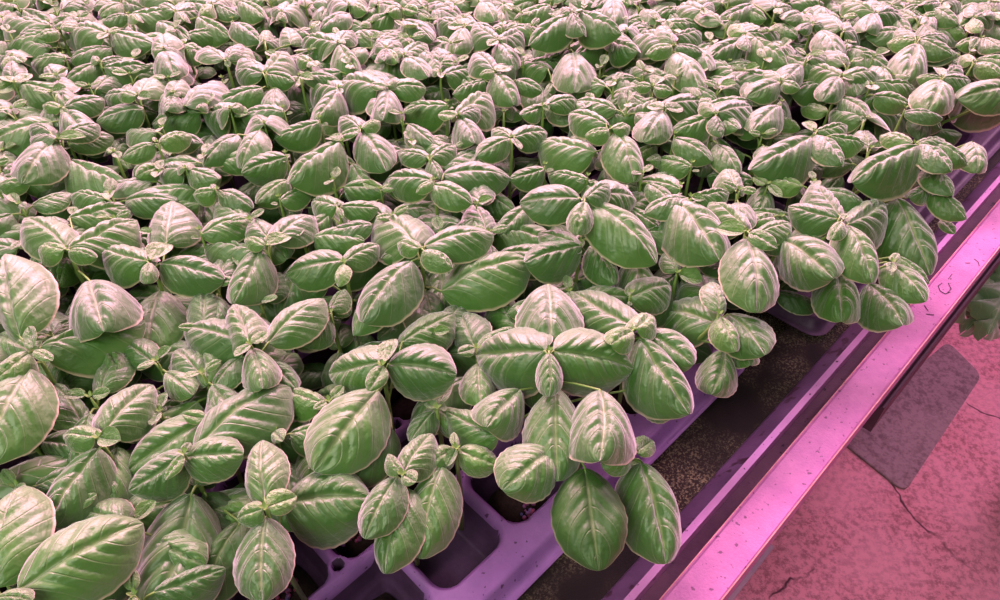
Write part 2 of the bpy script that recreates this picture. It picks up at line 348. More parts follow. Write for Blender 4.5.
P(380, 66, [(330,148,135,.3), (516,85,85,.5), (205,15,85,.6), (450,30,60,.7)], .4)
L(292, 75, 228, 135, 75, 1.2); L(650, 30, 512, 50, 65, .8); L(665, 40, 790, 118, 80, .5); L(640, 80, 625, 152, 130, 1.5)
L(710, 125, 830, 178, 65, 2); L(525, 165, 328, 180, 95, 1.2); L(340, 150, 245, 160, 55, 1.5)
P(240, 212, [(220,225,25,0), (262,205,25,0), (250,235,460,350,125,.8), (170,300,120,3)], 0)
P(212, 382, [(195,385,115,502,130,.3), (396,368,95,.5), (268,402,30,-.2), (20,330,120,1.2)], .4, 'the basil with a shield leaf, mid upper right')
L(375, 412, 582, 432, 75, 1); L(372, 480, 552, 520, 95, 1.2); L(205, 490, 335, 566, 115, 1.5)
P(352, 425, [(375,450,45,0), (330,405,30,0), (480,360,70,3)], -.5)
L(1080, 440, 792, 490, 175, .3)
P(1090, 420, [(1120,400,60,0), (1060,400,60,0), (1180,520,170,1), (720,560,180,4)], .8)
P(870, 312, [(800,278,55,.3), (1005,372,80,.3), (760,300,70,1), (880,380,60,2)], .2)
P(906, 190, [(780,225,48,.3), (1010,240,80,.3), (840,250,60,1), (960,270,60,1.2)], .2)
L(518, 560, 718, 590, 60, 1); L(380, 570, 540, 600, 130, 3.5)
P(330, 590, [(300,600,30,0), (365,585,35,0), (150,550,110,1), (250,580,100,1)], -.5)
P(870, 90, [(970,60,60,.3), (800,130,60,1.5), (900,160,60,.4), (860,20,60,.5)], .1)
P(960, 60, [(1010,100,60,.4), (930,75,50,.4), (900,20,60,.6), (1000,20,60,.6)], .1)
P(700, 10, [(800,30,60,.4), (620,20,60,.4), (730,50,50,.6)], .1)
tile(0, 0)
P(540, 165, [(355,145,120,.3), (766,215,115,.3), (490,196,32,-.2), (604,142,32,-.2)], .6, 'the basil pair lying sideways at the upper left')
P(300, 150, [(372,95,50,-.2), (190,186,50,-.2), (28,222,75,.5), (360,180,80,2)], .5)
L(250, 128, 10, 95, 65, .5); L(252, 242, 90, 212, 55, 1.2); L(325, 290, 150, 312, 85, 1.2); L(558, 240, 345, 292, 72, .8)
P(500, 312, [(622,290,62,.2), (330,402,90,.6), (520,340,745,322,100,.6), (470,280,40,0)], .2)
P(820, 246, [(830,182,150,.4), (822,255,876,390,165,.2), (760,260,40,0), (880,240,40,0)], .8, 'the upright round leaved basil at the upper left')
P(70, 416, [(156,368,45,0), (100,420,355,475,125,.4), (-20,460,70,.4), (20,380,50,0), (60,300,120,1.5)], .3)
P(310, 540, [(210,524,50,0), (522,490,90,.4), (320,555,420,660,160,.5), (340,580,40,0)], .3)
P(690, 480, [(588,466,45,-.2), (756,490,45,-.2), (812,395,130,.5), (640,470,522,480,85,.8)], .4)
L(718, 545, 478, 602, 130, 1)
P(870, 466, [(905,403,125,.4), (832,549,95,.4), (840,440,30,0), (900,480,30,0)], .2)
L(925, 530, 1112, 410, 90, .8); L(790, 108, 948, 190, 95, .6); L(605, 15, 496, 78, 85, .8)
P(645, 72, [(692,102,48,0), (510,112,60,.6), (655,75,872,55,75,.6)], .3)
P(880, 60, [(1000,50,90,.4), (800,20,70,.5), (920,100,60,.4), (960,10,70,.8)], .3)
P(350, -30, [(350,78,150,1), (200,10,90,1.5), (440,40,120,1.5)], -.5)
L(640, 130, 700, 200, 60, 3)
P(60, 280, [(120,310,50,0), (10,300,70,.8), (130,250,60,1), (20,340,60,.5)], 0)
P(925, 220, [(980,240,40,0), (900,200,40,.2), (1030,290,90,1), (900,370,80,3)], -.3)
P(10, 90, [(90,80,80,.5), (-40,120,60,.5), (130,60,70,1.5)], -.2)
tile(200, 0)
L(200, 5, 322, 82, 90, .5); L(165, 112, 304, 207, 75, .8); L(-10, 85, 152, 180, 100, .5); L(748, 68, 600, 148, 85, .4)
P(690, 215, [(500,195,140,.3), (766,155,100,.5), (782,342,125,.3), (660,225,35,0), (715,200,35,0)], .6, 'the basil trio at the upper middle')
L(962, 68, 802, 132, 85, .5); L(455, 222, 430, 132, 115, .9)
P(325, 366, [(430,248,125,.5), (180,355,100,.5), (472,405,85,.3), (200,300,70,.8)], .4, 'the basil with leaves spread like a fan at the upper left')
P(130, 302, [(0,248,65,.3), (150,335,30,0), (210,220,80,.6), (250,240,70,.8)], .2)
L(312, 440, 78, 516, 105, .8); L(380, 440, 372, 548, 140, 1.2); L(115, 410, -20, 480, 75, 1)
P(695, 440, [(690,450,580,592,150,.6), (705,470,35,0), (560,440,140,1)], .2)
P(940, 436, [(890,430,698,405,160,.4), (912,592,165,.3), (1132,440,105,.4), (850,420,40,-.2), (985,400,40,-.2), (880,355,80,1)], .7, 'the basil cross at the upper middle')
P(500, 380, [(565,400,40,0), (700,400,80,.8), (460,440,60,1), (520,360,30,0)], -.1)
P(550, 310, [(580,330,50,0), (480,290,60,0), (750,350,90,2), (610,360,60,2)], -.5)
P(745, 25, [(710,30,40,0), (830,55,60,.4), (640,20,130,.4), (820,10,70,.4)], .3)
P(410, 60, [(360,40,50,.2), (460,60,50,.4), (400,95,60,.4), (500,20,100,.6)], 0)
P(890, 20, [(1000,40,80,.4), (870,5,60,.4), (960,10,60,.8)], .2)
P(930, 240, [(880,220,70,.4), (1000,220,80,.4), (920,300,100,.4), (990,310,60,.5)], .2)
P(60, 20, [(150,20,70,.5), (0,70,60,.5), (200,80,60,1)], .2)
P(320, 210, [(400,200,60,1), (340,150,70,1.2)], -.6)
P(150, 545, [(100,555,45,0), (210,520,50,0), (20,560,140,1), (240,570,60,1)], .2)
L(420, 560, 200, 570, 110, .8)
tile(400, 0)
P(490, 200, [(368,118,100,.4), (614,155,95,.5), (576,350,115,.3), (438,228,38,-.2), (530,190,30,-.2)], .5, 'the basil above its taller twin at the top middle')
P(475, 356, [(376,260,115,.4), (480,366,572,520,135,.3), (398,375,40,-.2), (545,335,40,-.2), (580,400,712,455,75,1.5)], .6, 'the basil cross below the top middle')
P(325, 130, [(272,262,125,.3), (240,128,50,.2), (396,124,50,.2), (330,90,50,.3), (185,90,80,1)], .4)
P(20, 276, [(135,212,100,.4), (142,382,110,.4), (60,270,30,0), (-30,240,60,.6)], .3)
L(15, 100, 166, 202, 115, .4)
P(200, 362, [(190,240,115,1), (225,372,382,345,95,.6), (160,350,30,0), (205,390,30,0)], 0)
L(235, 530, 0, 545, 120, .8); L(425, 405, 262, 465, 75, 1); L(740, 345, 578, 308, 105, 1.2)
P(857, 60, [(845,78,645,218,120,.4), (922,168,85,-.3), (900,60,1110,160,110,.4), (815,35,55,-.3), (890,45,50,-.3), (866,262,875,456,215,3.6)], 4.2, 'the tall stalked basil at the top middle')
L(1045, 195, 878, 275, 115, .8); L(752, 25, 570, 88, 80, .3)
P(770, 245, [(672,225,90,.6), (740,290,50,0), (810,260,40,0), (745,310,40,0)], -.8)
P(716, 530, [(740,520,886,498,95,.5), (605,570,80,.5), (690,520,40,0), (750,545,30,0)], .2)
P(290, 576, [(190,570,48,-.2), (290,565,445,455,135,.4), (300,590,372,706,150,.6), (400,540,60,0)], .4, 'the basil with a diamond shaped back leaf, upper middle')
P(10, 40, [(90,60,60,.4), (-60,60,60,.4), (170,90,60,1)], .2)
P(765, 415, [(740,460,50,0), (790,400,30,0)], -2)
P(520, 560, [(460,520,80,1.5), (570,540,60,1.5)], -2)
P(20, 420, [(125,430,90,.4), (-20,430,50,.2)], .1)
P(520, 20, [(420,10,90,1), (560,50,50,.5), (460,95,80,1.5)], -1)
# ------------------------------------------------------------------ leaf meshes (unit length, unit width)
def leaf_mesh(name, mat, seed, nt_=46, nv=32, dome=.10, arch=.10, quilt=.03, power=.85, peak=.9, fold=0., curl=0., wob=.02, teeth=.012, thick=True, twist=0.):
    """base at origin, tip at +Y 1, half width .5 at the widest; z up"""
    rnd = random.Random(seed); ph = rnd.uniform(0, 9)
    bm = bmesh.new(); uvl = bm.loops.layers.uv.new('UVMap')
    uvs = {}; grid = []
    asym = rnd.uniform(-.05, .05); bend = rnd.uniform(-.06, .06)
    for i in range(nt_+1):
        t = i/nt_
        s = t**peak
        q0 = max(0.0, math.sin(math.pi*s))**(power*.60)
        w = .5 * q0
        w = max(w, .5*.025)
        if t > .80: w *= 1 - .30*((t-.80)/.20)**1.3              # a short point
        row = []
        for j in range(nv+1):
            v = -1 + 2*j/nv
            vs = math.copysign(abs(v)**.9, v)
            a = abs(vs)
            ww = w*(1 + asym*(1 if v > 0 else -1))
            rag = 1 + (teeth*math.sin(t*46+ph) * max(0, (a-.75)/.25))
            x = vs*ww*rag + bend*math.sin(math.pi*t)
            # side veins sweep forward: same phase as in the material
            p = (t - VK*a**VP)*VN + .5
            fr = p - math.floor(p)
            q = 1 - math.exp(-((min(fr, 1-fr))/.13)**1.3)
            env = math.sin(math.pi*min(1, t*1.05))**.6 if t < .95 else .3*(1-t)/.05
            ribs = quilt*1.35*q*(1-(a**4))*env*min(1, a*6)
            midg = -quilt*1.4*math.exp(-(a/.075)**2)*env
            z = arch*4*t*(1-t) - dome*(.55*a**2 + .75*a**4)*(w/.5)*1.9 - dome*.25*(t**5) + ribs + midg + fold*a*(w/.5)
            z += curl*(a**6)*(w/.5)
            z += wob*noise.noise(Vector((vs*1.6+ph, t*2.6, seed*1.7)))*2*(w/.5)
            z += twist*vs*(t-.4)*(w/.5)
            y = t - .04*a*math.sin(math.pi*t)*0 + .05*(a**2)*(1-t)*(t > 0) * 0
            vt = bm.verts.new((x, y, z)); uvs[vt] = (j/nv, t); row.append(vt)
        grid.append(row)
    for i in range(nt_):
        for j in range(nv):
            f = bm.faces.new((grid[i][j], grid[i][j+1], grid[i+1][j+1], grid[i+1][j]))
            for lp in f.loops: lp[uvl].uv = uvs[lp.vert]
    bm.normal_update()
    me = bpy.data.meshes.new(name); bm.to_mesh(me); bm.free()
    for p_ in me.polygons: p_.use_smooth = True
    me.materials.append(mat)
    return me
BIG = [leaf_mesh('leaf', M_LEAF, 1, dome=.15, arch=.10, quilt=.030, peak=.92, wob=.03),
       leaf_mesh('leaf', M_LEAF, 2, dome=.20, arch=.08, quilt=.038, peak=.86, wob=.02),
       leaf_mesh('leaf', M_LEAF, 3, dome=.10, arch=.13, quilt=.026, peak=.95, wob=.035, fold=-.03),
       leaf_mesh('leaf', M_LEAF, 4, dome=.17, arch=.12, quilt=.034, peak=.88, power=.75, wob=.03, twist=.06),
       leaf_mesh('leaf', M_LEAF, 5, dome=.22, arch=.06, quilt=.045, peak=.90, wob=.03, curl=.03),
       leaf_mesh('leaf', M_LEAF, 6, dome=.13, arch=.15, quilt=.030, peak=.97, power=.8, wob=.04, twist=-.06)]
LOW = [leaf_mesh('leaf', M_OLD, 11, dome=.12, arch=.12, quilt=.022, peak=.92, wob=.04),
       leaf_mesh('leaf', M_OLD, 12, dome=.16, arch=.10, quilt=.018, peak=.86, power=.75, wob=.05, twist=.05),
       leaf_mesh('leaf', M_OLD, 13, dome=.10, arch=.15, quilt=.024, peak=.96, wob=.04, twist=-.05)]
MID = [leaf_mesh('leaf', M_YOUNG, 21, nt_=24, nv=18, dome=.16, arch=.10, quilt=.05, peak=.9, wob=.03),
       leaf_mesh('leaf', M_YOUNG, 22, nt_=24, nv=18, dome=.20, arch=.12, quilt=.055, peak=.86, wob=.03)]
TIP = [leaf_mesh('leaf', M_YOUNG, 31, nt_=18, nv=14, dome=-.05, arch=-.04, quilt=.05, peak=.85, fold=.12, wob=.04),
       leaf_mesh('leaf', M_YOUNG, 32, nt_=18, nv=14, dome=.06, arch=.05, quilt=.06, peak=.82, fold=.05, wob=.05),
       leaf_mesh('leaf', M_YOUNG, 33, nt_=18, nv=14, dome=.02, arch=-.08, quilt=.05, peak=.88, fold=.18, wob=.03)]

TRAYZ = .80; CANOPY = .965
T_EDGE = tof(511, 600, TRAYZ)[1]

def frame_from(B, Tp, N0, roll, width):
    Y = Tp-B; ln = Y.length; Y.normalize()
    Zv = (N0 - Y*N0.dot(Y)).normalized(); X = Y.cross(Zv).normalized()
    c, s = math.cos(roll), math.sin(roll)
    X2 = X*c + Zv*s; Z2 = X2.cross(Y)
    th = (ln*.55 + width*.45)
    return Matrix(((X2.x*width, Y.x*ln, Z2.x*th, B.x), (X2.y*width, Y.y*ln, Z2.y*th, B.y), (X2.z*width, Y.z*ln, Z2.z*th, B.z), (0,0,0,1)))
UPV = Vector((0,0,1))
def solve_leaf(bx, by, tx, ty, wpx, z):
    """real size, tilt and roll of a leaf seen between two image points at height z"""
    B = at(bx, by, z); r = ray(tx, ty); best = None
    tocam = (CAM-B).normalized()
    N0 = (UPV + tocam*.35).normalized()
    for k in range(-14, 7):
        dz = k*.006
        Tp = CAM + r*((z+dz-CAMZ)/r.z)
        ln = (Tp-B).length
        if ln < .004: continue
        for rd in (-35, -20, -8, 0, 8, 20, 35):
            Y = (Tp-B).normalized(); Zv = (N0 - Y*N0.dot(Y)).normalized(); X = Y.cross(Zv)
            X = X*math.cos(R(rd)) + Zv*math.sin(R(rd))
            mid = B.lerp(Tp, .5)
            p0 = proj(mid); p1 = proj(mid + X*.01)
            ax = Vector((tx-bx, ty-by)); ax.normalize()
            d = Vector((p1[0]-p0[0], p1[1]-p0[1])); perp = abs(d.x*(-ax.y) + d.y*ax.x)
            if perp < .4: continue
            width = wpx/perp*.01
            asp = width/ln
            cost = (math.log(asp/.68))**2*3 + ((dz/ln)+.12)**2*1.6 + (rd/40)**2*.35
            big = max(ln, width)
            if big > .10: cost += ((big-.10)/.02)**2
            if best is None or cost < best[0]: best = (cost, B, Tp, N0, R(rd), width, ln)
    c, B, Tp, N0, rd, width, ln = best
    width = min(max(width, ln*.42), ln*1.15)
    return B, Tp, N0, rd, width*1.06

class Plant:
    def __init__(s, top, root): s.top = top; s.root = root; s.leaves = []; s.lm = None; s.tall = False; s.filler = False
plants = []
def root_of(top):
    s, t = to_st(top)
    t = min(t, T_EDGE-.045)
    return st(s, t, TRAYZ-.004)

for d in PL:
    z = CANOPY + d['h']*.011
    top = at(d['c'][0], d['c'][1], z)
    pl = Plant(top, root_of(top)); pl.lm = d['lm']; pl.px = d['c']; pl.sel = True
    for (bx, by, tx, ty, w, drop) in d['leaves']:
        if drop is None: drop = 0.0 if w < 18 else .8
        zz = z - drop*.011
        pl.leaves.append(solve_leaf(bx, by, tx, ty, w, zz))
    plants.append(pl)
for (bx, by, tx, ty, w, drop) in LOOSE:
    z = CANOPY - drop*.011
    lf = solve_leaf(bx, by, tx, ty, w, z)
    best = min(plants, key=lambda p: (p.top-lf[0]).length)
    if (best.top-lf[0]).length < .045: best.leaves.append(lf)
    else:
        top = lf[0] + Vector((0,0,.006)); pl = Plant(top, root_of(top)); pl.px = (bx, by); pl.sel = True
        pl.leaves.append(lf); plants.append(pl); pl.loose = True
rng = random.Random(11)
def grown(top, scale, az, pairs, rnd, tilt=.0):
    """a whorled plant: pairs at right angles, growing larger downward"""
    out = []
    for k, (ln, drop, slope) in enumerate(pairs):
        a = az + k*math.pi/2 + rnd.uniform(-.25, .25)
        for sgn in (0, math.pi):
            l = ln*scale*rnd.uniform(.85, 1.12); aa = a + sgn + rnd.uniform(-.15, .15)
            d = Vector((math.cos(aa), math.sin(aa), 0))
            B = top + d*(.003+.16*l*(k > 0)) - UPV*drop*scale
            Tp = B + d*l*.95 + UPV*(l*(slope+rnd.uniform(-.12, .10)))
            N0 = (UPV + Vector((rnd.uniform(-.2,.2), rnd.uniform(-.35,.1), 0))).normalized()
            out.append((B, Tp, N0, R(rnd.uniform(-12, 12)), l*rnd.uniform(.62, .74)))
    return out
# plants that carry only loose leaves get a small shoot tip of their own, lower than the leaf
for p in plants:
    if getattr(p, 'loose', False):
        p.leaves += grown(p.top - UPV*.010, .8, rng.uniform(0, 3), [(.012, 0, .3)], rng)
# lower foliage under every read plant (dark leaves glimpsed in the gaps)
def open_zone(p):
    """cells left bare at the near edge of the tray"""
    x, y = proj(p)
    return (y > 430 and x > 225 and y > 760 - x*.75) or (x > 560 and y > 400)
for p in plants:
    if open_zone(p.root) or open_zone(p.top) or p.px[1] > 330 and p.px[0] > 330: continue
    if to_st(p.top)[1] > T_EDGE-.03: continue
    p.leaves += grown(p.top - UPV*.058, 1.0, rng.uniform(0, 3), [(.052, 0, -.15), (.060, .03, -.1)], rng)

# ---- fill-in plants: where no read plant stands, on the planting grid
fill = []
pitch = .060
s0, s1, t0 = -.75, 2.6, -2.2
i = 0
t = T_EDGE-.05
row = 0
while t > t0:
    s = s0 + (pitch/2 if row % 2 else 0)
    while s < s1:
        q = st(s + rng.uniform(-.008, .008), t + rng.uniform(-.008, .008), CANOPY)
        x, y = proj(q); w = (q-CAM).dot(FW)
        s += pitch
        if w < .1: continue
        if not (-45 < x < 1045 and -45 < y < 625): continue
        if any((Vector((p.top.x-q.x, p.top.y-q.y))).length < .047 for p in plants): continue
        if open_zone(q) or open_zone(Vector((q.x, q.y, TRAYZ))): continue
        fill.append(q)
    t -= pitch*.9; row += 1
for q in fill:
    x, y = proj(q)
    inside = 0 < x < 1000 and 0 < y < 600
    top_band = y < 115
    low = rng.uniform(.022, .034) if y > 240 else (rng.uniform(.010, .022) if not top_band else rng.uniform(-.002, .014))
    top = q - UPV*low
    p = Plant(top, root_of(top)); p.filler = True; p.px = proj(top)
    sc = rng.uniform(1.0, 1.25)*(1.15 if top_band else 1.0)
    prs = [(.016, -.002, .25), (.050, .008, -.05), (.068, .028, -.12)]
    if y < -8 or x < -10 or x > 1010: prs = prs[1:]
    p.leaves = grown(top, sc, rng.uniform(0, 3.14), prs, rng)
    plants.append(p)

# ------------------------------------------------------------------ labels: each plant told by the landmark it stands nearest to
LMK = [p for p in plants if p.lm]
SHORT = {'folded bright left tip': 'the basil with a folded tip leaf', 'shiny pair above': 'the basil with one big hanging leaf', 'yellow tipped': 'the yellow tipped basil', 'long stalked': 'the basil above a heart shaped leaf', 'small pale leaf pointing': 'the basil with a pale pointing tip', 'smooth egg': 'the basil with an egg shaped leaf', 'behind the pale cross': 'the basil behind the pale cross', 'long drooping leaf behind': 'the basil behind the raised star', 'long ribbed leaf over': 'the basil over the dark plant', 'wide cupped front': 'the cupped leaf basil, upper left', 'two neat ribbed': 'the neat ribbed basil at left', 'broad smooth leaf leaning': 'the broad smooth left leaning basil', 'broad leaf leaning left near': 'the left leaning basil near right', 'one very long leaf': 'the long leaved basil beside the rail', 'basil whorl': 'the basil whorl near the top', 'two spread wings': 'the winged basil near top right', 'striped right leaf': 'the striped leaf basil, upper right', 'wide domed front': 'the wide domed basil, upper right', 'domed leaf near the right edge': 'the domed basil near right edge', 'shield leaf, mid': 'the shield leaf basil, upper right', 'pair lying sideways': 'the sideways basil pair, upper left', 'upright round leaved': 'the round leaved basil, upper left', 'like a fan': 'the fan shaped basil, upper left', 'taller twin': 'the basil above its taller twin', 'diamond shaped': 'the diamond leaf basil, upper middle'}
DIRS = ['to the right of', 'behind and right of', 'right behind', 'behind and left of', 'to the left of', 'in front and left of', 'right in front of', 'in front and right of']
def words(n): return {1: '', 2: 'second ', 3: 'third ', 4: 'fourth ', 5: 'fifth ', 6: 'sixth ', 7: 'seventh ', 8: 'eighth '}.get(n)
def label_plants():
    taken = {}
    items = []
    for p in plants:
        if p.lm: continue
        items.append(p)
    items.sort(key=lambda p: min((p.top-l.top).length for l in LMK))
    for p in items:
        done = False
        for l in sorted(LMK, key=lambda l: (p.top-l.top).length)[:3]:
            d = p.top - l.top
            k = int(round(math.atan2(d.y, d.x)/(math.pi/4))) % 8
            kind = 'low shaded basil' if p.filler and p.px[1] > 115 else ('young basil' if len([1 for f in p.leaves if (f[1]-f[0]).length < .03]) >= 3 and not p.filler else 'basil')
            key = (id(l), k, kind); n = taken.get(key, 0) + 1
            if n > 4: continue
            taken[key] = n
            ph = next((v for k_, v in SHORT.items() if k_ in l.lm), l.lm)
            p.label = f"{words(n)}{kind} {DIRS[k]} {ph}".strip()
            done = True; break
        if not done:
            x, y = p.px
            hz = 'left' if x < 333 else ('middle' if x < 667 else 'right')
            p.label = f"basil plant in the crowded far rows at the upper {hz}"
            p.grp = f"far rows of basil, upper {hz}"
LMLAB = {}
label_plants()

# ------------------------------------------------------------------ build plants
def build_plant(p, idx):
    rnd = random.Random(idx*13+5)
    e = empty('basil_plant', p.root)
    lab = p.label if not p.lm else p.lm.replace('the ', '', 1)
    if not p.lm: pass
    else: lab = lab[0].lower() + lab[1:]
    ws = lab.split()
    if len(ws) > 16: lab = ' '.join(ws[:16])
    tag(e, lab, 'plant', getattr(p, 'grp', 'basil plants in the trays'))
    # stem with its leaf stalks
    bm = bmesh.new()
    r0 = Vector((0,0,0)); tp = p.top - p.root
    mid = Vector((tp.x*.25 + rnd.uniform(-.004,.004), tp.y*.25 + rnd.uniform(-.004,.004), tp.z*.5))
    ctl = [r0, mid, Vector((tp.x*.9, tp.y*.9, tp.z*.86)), tp - UPV*.002]
    tube(bm, ctl, [.0026, .0023, .0019, .0009], 7)
    def on_stem(z):
        for a, b in zip(ctl, ctl[1:]):
            if a.z <= z <= b.z: return a.lerp(b, (z-a.z)/max(1e-6, b.z-a.z))
        return tp - UPV*.002
    for (B, Tp, N0, rl, w) in p.leaves:
        b = B - p.root; ln = (Tp-B).length
        if ln < .028: continue
        a = on_stem(max(.01, b.z - .006 - .3*Vector((b.x-tp.x, b.y-tp.y)).length))
        if (b-a).length > .003:
            m = a.lerp(b, .5) + UPV*.003
            d = (Tp-B).normalized()
            tube(bm, [a, m, b, b + d*.12*ln], [.0013, .0012, .0011, .0005], 5)
    mesh_obj('stem', bm, M_STEM, e)
    for (B, Tp, N0, rl, w) in p.leaves:
        ln = (Tp-B).length
        if ln < .022: lib = TIP
        elif ln < .034: lib = TIP + MID if w < .026 else MID
        elif ln < .045: lib = MID + BIG[:2]
        elif B.z > p.top.z - .048: lib = BIG
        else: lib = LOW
        me = rnd.choice(lib)
        o = bpy.data.objects.new('leaf', me); col.objects.link(o); o.parent = e
        o.matrix_local = Matrix.Translation(-p.root) @ frame_from(B, Tp, N0, rl, w)
    # the folded bud in the heart of the shoot
    bb = bmesh.new()
    for k in range(4):
        a = rnd.uniform(0, .5) + k*math.pi/2; d = Vector((math.cos(a), math.sin(a), 0)); c = tp + UPV*.001
        sd = Vector((-d.y, d.x, 0)); L_ = .0042
        v = [bb.verts.new(c + d*x_*L_ + sd*y_*L_ + UPV*z_*L_) for x_, y_, z_ in ((0,0,-.3),(.5,.38,.35),(.5,-.38,.35),(.55,0,.1),(1.0,0,.75),(.8,.25,.6),(.8,-.25,.6))]
        bb.faces.new((v[0],v[3],v[1])); bb.faces.new((v[0],v[2],v[3])); bb.faces.new((v[3],v[5],v[1])); bb.faces.new((v[3],v[2],v[6])); bb.faces.new((v[3],v[4],v[5])); bb.faces.new((v[3],v[6],v[4]))
    mesh_obj('bud', bb, M_STEM, e)
    return e
def seen_size(p):
    x, y = proj(p.top); w_ = (p.top-CAM).dot(FW)
    if not (-10 < x < 1010 and -10 < y < 610): return 0
    return (1.0 if not p.filler else .6)*max(f[4]*(f[1]-f[0]).length for f in p.leaves)/w_**2
plants.sort(key=lambda p: -seen_size(p))
for idx, p in enumerate(plants[:300]): build_plant(p, idx)
COARSE = [leaf_mesh('leaf', M_LEAF, 40+k, nt_=14, nv=10, dome=.15, arch=.10, quilt=.03, peak=.9, wob=.03) for k in range(3)]
def build_rest(rest, name, label):
    rr_ = random.Random(2); vs_, fs_, uv_ = [], [], []
    cache = {m: ([v.co.copy() for v in m.vertices], [tuple(p_.vertices) for p_ in m.polygons], [tuple(l.uv) for l in m.uv_layers[0].data]) for m in COARSE}
    for p in rest:
        for (B, Tp, N0, rl, w) in p.leaves:
            c, f, u = cache[rr_.choice(COARSE)]; n0 = len(vs_); mt = frame_from(B, Tp, N0, rl, w)
            vs_ += [tuple(mt @ q_) for q_ in c]; fs_ += [tuple(k+n0 for k in t_) for t_ in f]; uv_ += u
        a, b = p.root, p.top; n0 = len(vs_)
        for q_, r_ in ((a, .0025), (b, .001)):
            for k in range(4): vs_.append((q_.x+r_*math.cos(k*1.5708), q_.y+r_*math.sin(k*1.5708), q_.z))
        for k in range(4):
            fs_.append((n0+k, n0+(k+1) % 4, n0+4+(k+1) % 4, n0+4+k)); uv_ += [(.3, .5)]*4
    me = bpy.data.meshes.new(name); me.from_pydata(vs_, [], fs_)
    ul = me.uv_layers.new(name='UVMap'); ul.data.foreach_set('uv', [x for t_ in uv_ for x in t_])
    for p_ in me.polygons: p_.use_smooth = True
    me.materials.append(M_LEAF); o_ = bpy.data.objects.new(name, me); col.objects.link(o_)
    tag(o_, label, 'plants', kind='stuff')
outer = []
t = T_EDGE-.05; row = 0
while t > -1.75:
    s = -.65 + (pitch/2 if row % 2 else 0)
    while s < 2.15:
        q = st(s + rng.uniform(-.01, .01), t + rng.uniform(-.01, .01), CANOPY-.008); s += pitch*1.08
        wq = (q-CAM).dot(FW)
        if wq > .1:
            x, y = proj(q)
            if -45 < x < 1045 and -45 < y < 625: continue
            if y >= 625 and x > 150: continue
        elif q.x > -.35: continue
        if (q-CAM).length < .45: continue
        p = Plant(q, root_of(q)); p.leaves = grown(q, rng.uniform(1.0, 1.3), rng.uniform(0, 3.14), [(.050, .006, -.05), (.066, .028, -.12)], rng)
        outer.append(p)
    t -= pitch*.97; row += 1
build_rest(plants[300:] + outer, 'distant_basil', 'remaining small basil plants filling the gaps and the field beyond the frame')

